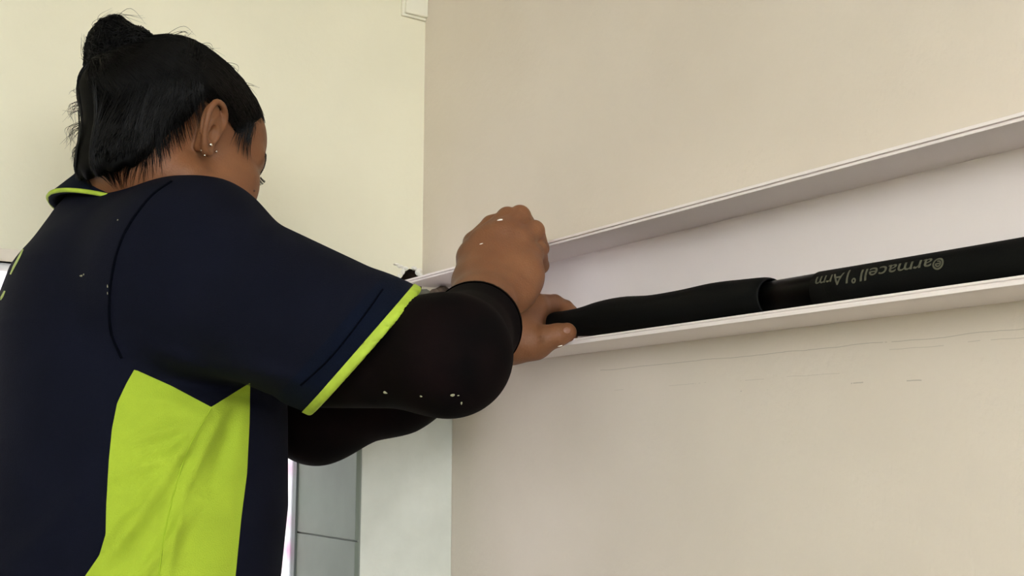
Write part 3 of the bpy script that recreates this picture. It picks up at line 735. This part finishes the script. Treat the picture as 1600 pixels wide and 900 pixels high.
# bun on top
BC = U(188, 76, 1.200)
def bun(P):
    d = smin(ball(P, U(180, 64, 1.202), .0262), ball(P, U(212, 72, 1.192), .0205), .006)
    d = smin(d, ball(P, U(164, 85, 1.208), .0215), .006); d = smin(d, ball(P, U(192, 92, 1.200), .0290), .012)
    d = smin(d, cone(P, U(149, 100, 1.208), U(170, 112, 1.204), .0095, .014), .008)
    p = P - BC; an_ = np.arctan2(p @ _up, p @ _r); rr = np.linalg.norm(p, axis=1)
    return d + .0012 * np.sin(an_ * 5 + rr * 260) + .0007 * np.sin(an_ * 13 - rr * 500)
V, F = extract(bun, BC - .075, BC + .075, .002); bun_o = mk('hair_bun', V, F, M['hair'], person, label='knotted black hair bun')
# strands
def sph(q): n_ = (np.asarray(q) - HC) / HRad; return n_ / np.linalg.norm(n_, axis=-1, keepdims=True)
def strands_up(n, m=14):
    g = rng; out = []
    while len(out) < n:
        t = g.uniform(0, 1); i = g.integers(0, 10); a, b = np.array(HP[i]), np.array(HP[i + 1]); yz = a + (b - a) * g.uniform() + g.normal(0, .002, 2)
        yz = yz + (np.array([-.03, .07]) - yz) * g.uniform(0, .45)
        if g.uniform() < .5: yz = np.array([g.uniform(-.12, .03), g.uniform(-.03, .10)])
        k = 1 - ((yz[0] - HC[1]) / HRad[1]) ** 2 - ((yz[1] - HC[2]) / HRad[2]) ** 2
        if k < 0.02 or poly2(yz[None], HP)[0] > .003: continue
        x = HRad[0] * math.sqrt(k) * (1 if g.uniform() < .72 else -1)
        out.append((x, yz[0], yz[1]))
    A = sph(np.array(out)); tgt = sph(to_head(U(194, 100, 1.205)[None]))[0]; T = tgt + g.normal(0, .10, (n, 3)); T /= np.linalg.norm(T, axis=1, keepdims=True)
    om = np.arccos(np.clip((A * T).sum(1), -.98, .98)); s = np.linspace(0, 1, m)[None, :, None]; o3 = om[:, None, None]
    D = (np.sin((1 - s) * o3) * A[:, None] + np.sin(s * o3) * T[:, None]) / np.sin(o3)
    lift = 1 + (.004 + .022 * g.uniform(0, 1, (n, 1, 1)) ** 2) * np.sin(np.pi * np.clip(s, .02, .9)) + .004 * np.sin(s * 9 + g.uniform(0, 6, (n, 1, 1)))
    return from_head(HC + D * HRad * lift)
def strands_down(n, m=12):
    g = rng; out = []
    i = np.array([10, 11, 12, 13, 14, 15]); V_ = []
    for _ in range(n):
        j = g.choice(i, p=[.12, .16, .2, .22, .18, .12]); a, b = np.array(HP[j]), np.array(HP[min(j + 1, 16)]); 
        if j == 15: b = np.array([-.11, -.072])
        e = a + (b - a) * g.uniform(); s0 = e + np.array([-.030, .085]) * g.uniform(.35, 1.0) + g.normal(0, .004, 2)
        tip = e + np.array([.012, -.014]) * g.uniform(-.3, 1.1) + g.normal(0, .003, 2)
        side = 1 if g.uniform() < .8 else -1; V_.append((s0, tip, side))
    P = []
    for s0, tip, side in V_:
        t = np.linspace(0, 1, m)[:, None]; yz = s0 + (tip - s0) * t + np.array([-.012, 0]) * np.sin(np.pi * t)
        k = 1 - ((yz[:, 0] - HC[1]) / HRad[1]) ** 2 - ((yz[:, 1] - HC[2]) / (HRad[2] * 1.35)) ** 2
        x = .081 * np.sqrt(np.maximum(k, .05)) * side * (1 + .01 * g.normal()); P.append(np.column_stack([x, yz]))
    P = np.array(P); return from_head(P)
def pull(P, f, hi=.0022, lo=-.0004):
    """lay strands onto the hair or the skin below them"""
    sh = P.shape; X = P.reshape(-1, 3)
    for _ in range(3):
        d = f(X); G = grad(f, X); tgt = np.clip(d, lo, hi); X = X - (d - tgt)[:, None] * G
        Y = X.reshape(sh)
        for _k in range(4): Y[:, 1:-1] = .5 * Y[:, 1:-1] + .25 * (Y[:, :-2] + Y[:, 2:])
        X = Y.reshape(-1, 3)
    d = f(X); X = X + (np.maximum(lo + .0003 * rng.uniform(0, 3, len(X)), d) - d)[:, None] * grad(f, X)
    return X.reshape(sh)
hs = lambda P: np.minimum(hair_cap(P), skin_head(P))
A = pull(strands_up(2200), hair_cap, .0026, .0002); taper = np.interp(np.linspace(0, 1, 14), [0, .1, .8, 1], [.25, 1, 1, .4]) * .00042
V, F = tubes(A, np.broadcast_to(taper, (2200, 14)) * rng.uniform(.6, 1.3, (2200, 1)), 3); mk('swept_strands', V, F, M['strand'], hair, kind='stuff')
A = pull(strands_down(900), hs, .0026, .0003); taper = np.interp(np.linspace(0, 1, 12), [0, .2, .6, 1], [.5, 1, 1, .12]) * .00048
V, F = tubes(A, np.broadcast_to(taper, (900, 12)) * rng.uniform(.6, 1.3, (900, 1)), 3); mk('nape_strands', V, F, M['strand'], hair, kind='stuff')
# temple wisps in front of the ear
W_ = []
for _ in range(100):
    s0 = np.array([rng.uniform(.026, .050), rng.uniform(.034, .060)]); e = s0 + np.array([rng.uniform(-.002, .006), -rng.uniform(.010, .032)])
    if e[0] < .026: e[0] = .026
    t = np.linspace(0, 1, 10)[:, None]; yz = s0 + (e - s0) * t; W_.append(np.column_stack([np.full(10, .085), yz]))
W_ = pull(from_head(np.array(W_)), skin_head, .0022, .0002)
V, F = tubes(W_, np.interp(np.linspace(0, 1, 10), [0, .5, 1], [1, .8, .1]) * .00040 * np.ones((100, 1)), 3); mk('temple_wisps', V, F, M['strand'], hair, kind='stuff')
# stray hairs round the bun, crown and back of the head
ST = []
def stray(p0, p1, p2, n, j, d):
    for _ in range(n):
        a, b, c = (np.array(p) + rng.normal(0, j, 2) * s for p, s in ((p0, .6), (p1, 1), (p2, 1.3)))
        Q = np.stack([U(a[0], a[1], t) for t in np.linspace(1.12, 1.36, 49)]); dd = np.linspace(1.12, 1.36, 49)[np.argmin(np.minimum(hair_cap(Q), bun(Q)))] + rng.normal(0, .003)   # root on the hair
        ST.append([U(x, y, dd) for x, y in smooth_path([a, b, c], 12)])
stray((168, 108), (140, 92), (137, 60), 26, 5, 1.215); stray((160, 98), (146, 78), (150, 46), 16, 5, 1.215); stray((165, 118), (142, 100), (134, 80), 14, 4, 1.215)
stray((165, 50), (185, 24), (225, 32), 6, 6, 1.23); stray((160, 60), (150, 34), (180, 20), 5, 6, 1.23)
stray((232, 66), (262, 54), (292, 64), 14, 5, 1.25); stray((250, 64), (285, 50), (300, 62), 8, 5, 1.25); stray((300, 74), (325, 76), (338, 88), 14, 5, 1.25); stray((340, 96), (365, 108), (372, 122), 10, 4, 1.25)
stray((372, 132), (392, 134), (400, 142), 5, 4, 1.245); stray((142, 160), (116, 168), (110, 184), 18, 5, 1.30); stray((136, 190), (112, 204), (108, 222), 18, 5, 1.30); stray((134, 215), (115, 236), (118, 254), 14, 4, 1.30); stray((150, 130), (122, 140), (113, 146), 8, 4, 1.30)
ST = np.array(ST); V, F = tubes(ST, np.interp(np.linspace(0, 1, 12), [0, .5, 1], [1, .8, .2]) * .00030 * np.ones((len(ST), 1)), 3); mk('stray_hairs', V, F, M['strand'], hair, kind='stuff')
C_ = []   # coils wrapped round the bun
for _ in range(260):
    c = [U(180, 64, 1.202), U(212, 72, 1.192), U(164, 85, 1.208), U(192, 92, 1.200)][rng.integers(4)]; ax = rng.normal(0, 1, 3); ax = ax / np.linalg.norm(ax) * .6 + _up * .4 + _r * .4; ax /= np.linalg.norm(ax)
    e1 = np.cross(ax, [.3, .5, .8]); e1 /= np.linalg.norm(e1); e2 = np.cross(ax, e1); t = np.linspace(0, rng.uniform(1.5, 4), 14) + rng.uniform(0, 6)
    C_.append(c + .03 * (np.outer(np.cos(t), e1) + np.outer(np.sin(t), e2)) + ax * rng.uniform(-.012, .012))
C_ = pull(np.array(C_), bun, .0012, .0002); V, F = tubes(C_, np.full((260, 14), .0004), 3); mk('coiled_strands', V, F, M['strand'], bun_o, kind='stuff')
# eyebrow and eyelashes
for s in (1, -1):
    B_ = []
    for _ in range(70):
        u = rng.uniform(); y0, x0 = .083 - .020 * u + .0, .016 + .036 * u; b0 = np.array([s * x0, y0 + .012, .029 + .003 * math.sin(u * 3) + rng.normal(0, .0016)]); d0 = np.array([s * .008, -.004, .002]); B_.append(b0 + np.outer(np.linspace(0, 1, 6), d0))
    B_ = pull(from_head(np.array(B_)), skin_head, .0012, .0003); V, F = tubes(B_, np.full((70, 6), .00038), 3); mk('eyebrow', V, F, M['brow'], person, kind='stuff')
    L_ = []
    for _ in range(26):
        u = rng.uniform(-1, 1); b0 = np.array([s * (.033 + .011 * u), .0895 - .003 * u * u - .002 * max(u, 0), .013]); L_.append(b0 + np.array([(s * .003 * u * k, -.0 + .0055 * k, -.005 * k + .002 * k * k) for k in np.linspace(0, 1, 6)]))
    V, F = tubes(from_head(np.array(L_)), np.full((26, 6), .0004), 3); mk('eyelashes', V, F, M['brow'], person, kind='stuff')
# earrings, moles, thumbnail
def stud(px, py, r, name='ear_stud'):
    P = march(skin_head, [(px, py)])[0]; n_ = grad(skin_head, P[None])[0]
    bm = bmesh.new(); bmesh.ops.create_icosphere(bm, subdivisions=2, radius=r)
    for v in bm.verts: v.co = v.co + Vector(P + n_ * r * .5)
    return bm_obj(name, bm, M['metal'], person, smooth=True)
for x, y, r in ((328, 226, .0021), (337, 237, .0019), (320, 242, .0013), (315, 235, .0008)): stud(x, y, r)
for x, y, r in ((397, 298, .0022), (313, 208, .0012)):
    P = march(skin_head, [(x, y)])[0]; bm = bmesh.new(); bmesh.ops.create_icosphere(bm, subdivisions=2, radius=r)
    for v in bm.verts: v.co = v.co * .7 + Vector(P)
    bm_obj('mole', bm, M['mole'], person, smooth=True)
def nail(px, py, a, b, f):
    C = march(f, [(px, py)])[0]; n_ = grad(f, C[None])[0]; ax = U(889, 518.5, 1.27) - U(868, 524.5, 1.266); ax -= n_ * (ax @ n_); ax /= np.linalg.norm(ax); bx_ = np.cross(n_, ax)
    bm = bmesh.new(); bmesh.ops.create_icosphere(bm, subdivisions=3, radius=1)
    for v in bm.verts: v.co = Vector(C + ax * v.co.x * a + bx_ * v.co.y * b + n_ * (v.co.z * .0016 - .0004 - .0022 * v.co.y ** 2))
    return bm_obj('thumbnail', bm, M['nail'], person, smooth=True)
M['dust'] = mat('white_plaster_dust', (.8, .76, .7), .9)
for x, y, a, b in ((781, 344, .0034, .0014), (752, 381, .0022, .0006), (875, 540.5, .003, .0008)):
    f = right_hand if x < 850 else left_hand; P = march(f, [(x, y)])[0]; bm = bmesh.new(); bmesh.ops.create_icosphere(bm, subdivisions=2, radius=1)
    for v in bm.verts: v.co = Vector(P + _r * v.co.x * a + _up * (v.co.z * b + v.co.x * .0006) + _fw * v.co.y * .0008)
    bm_obj('plaster_crumb', bm, M['dust'], person, smooth=True)
nail(886, 516, .0052, .0050, left_hand)
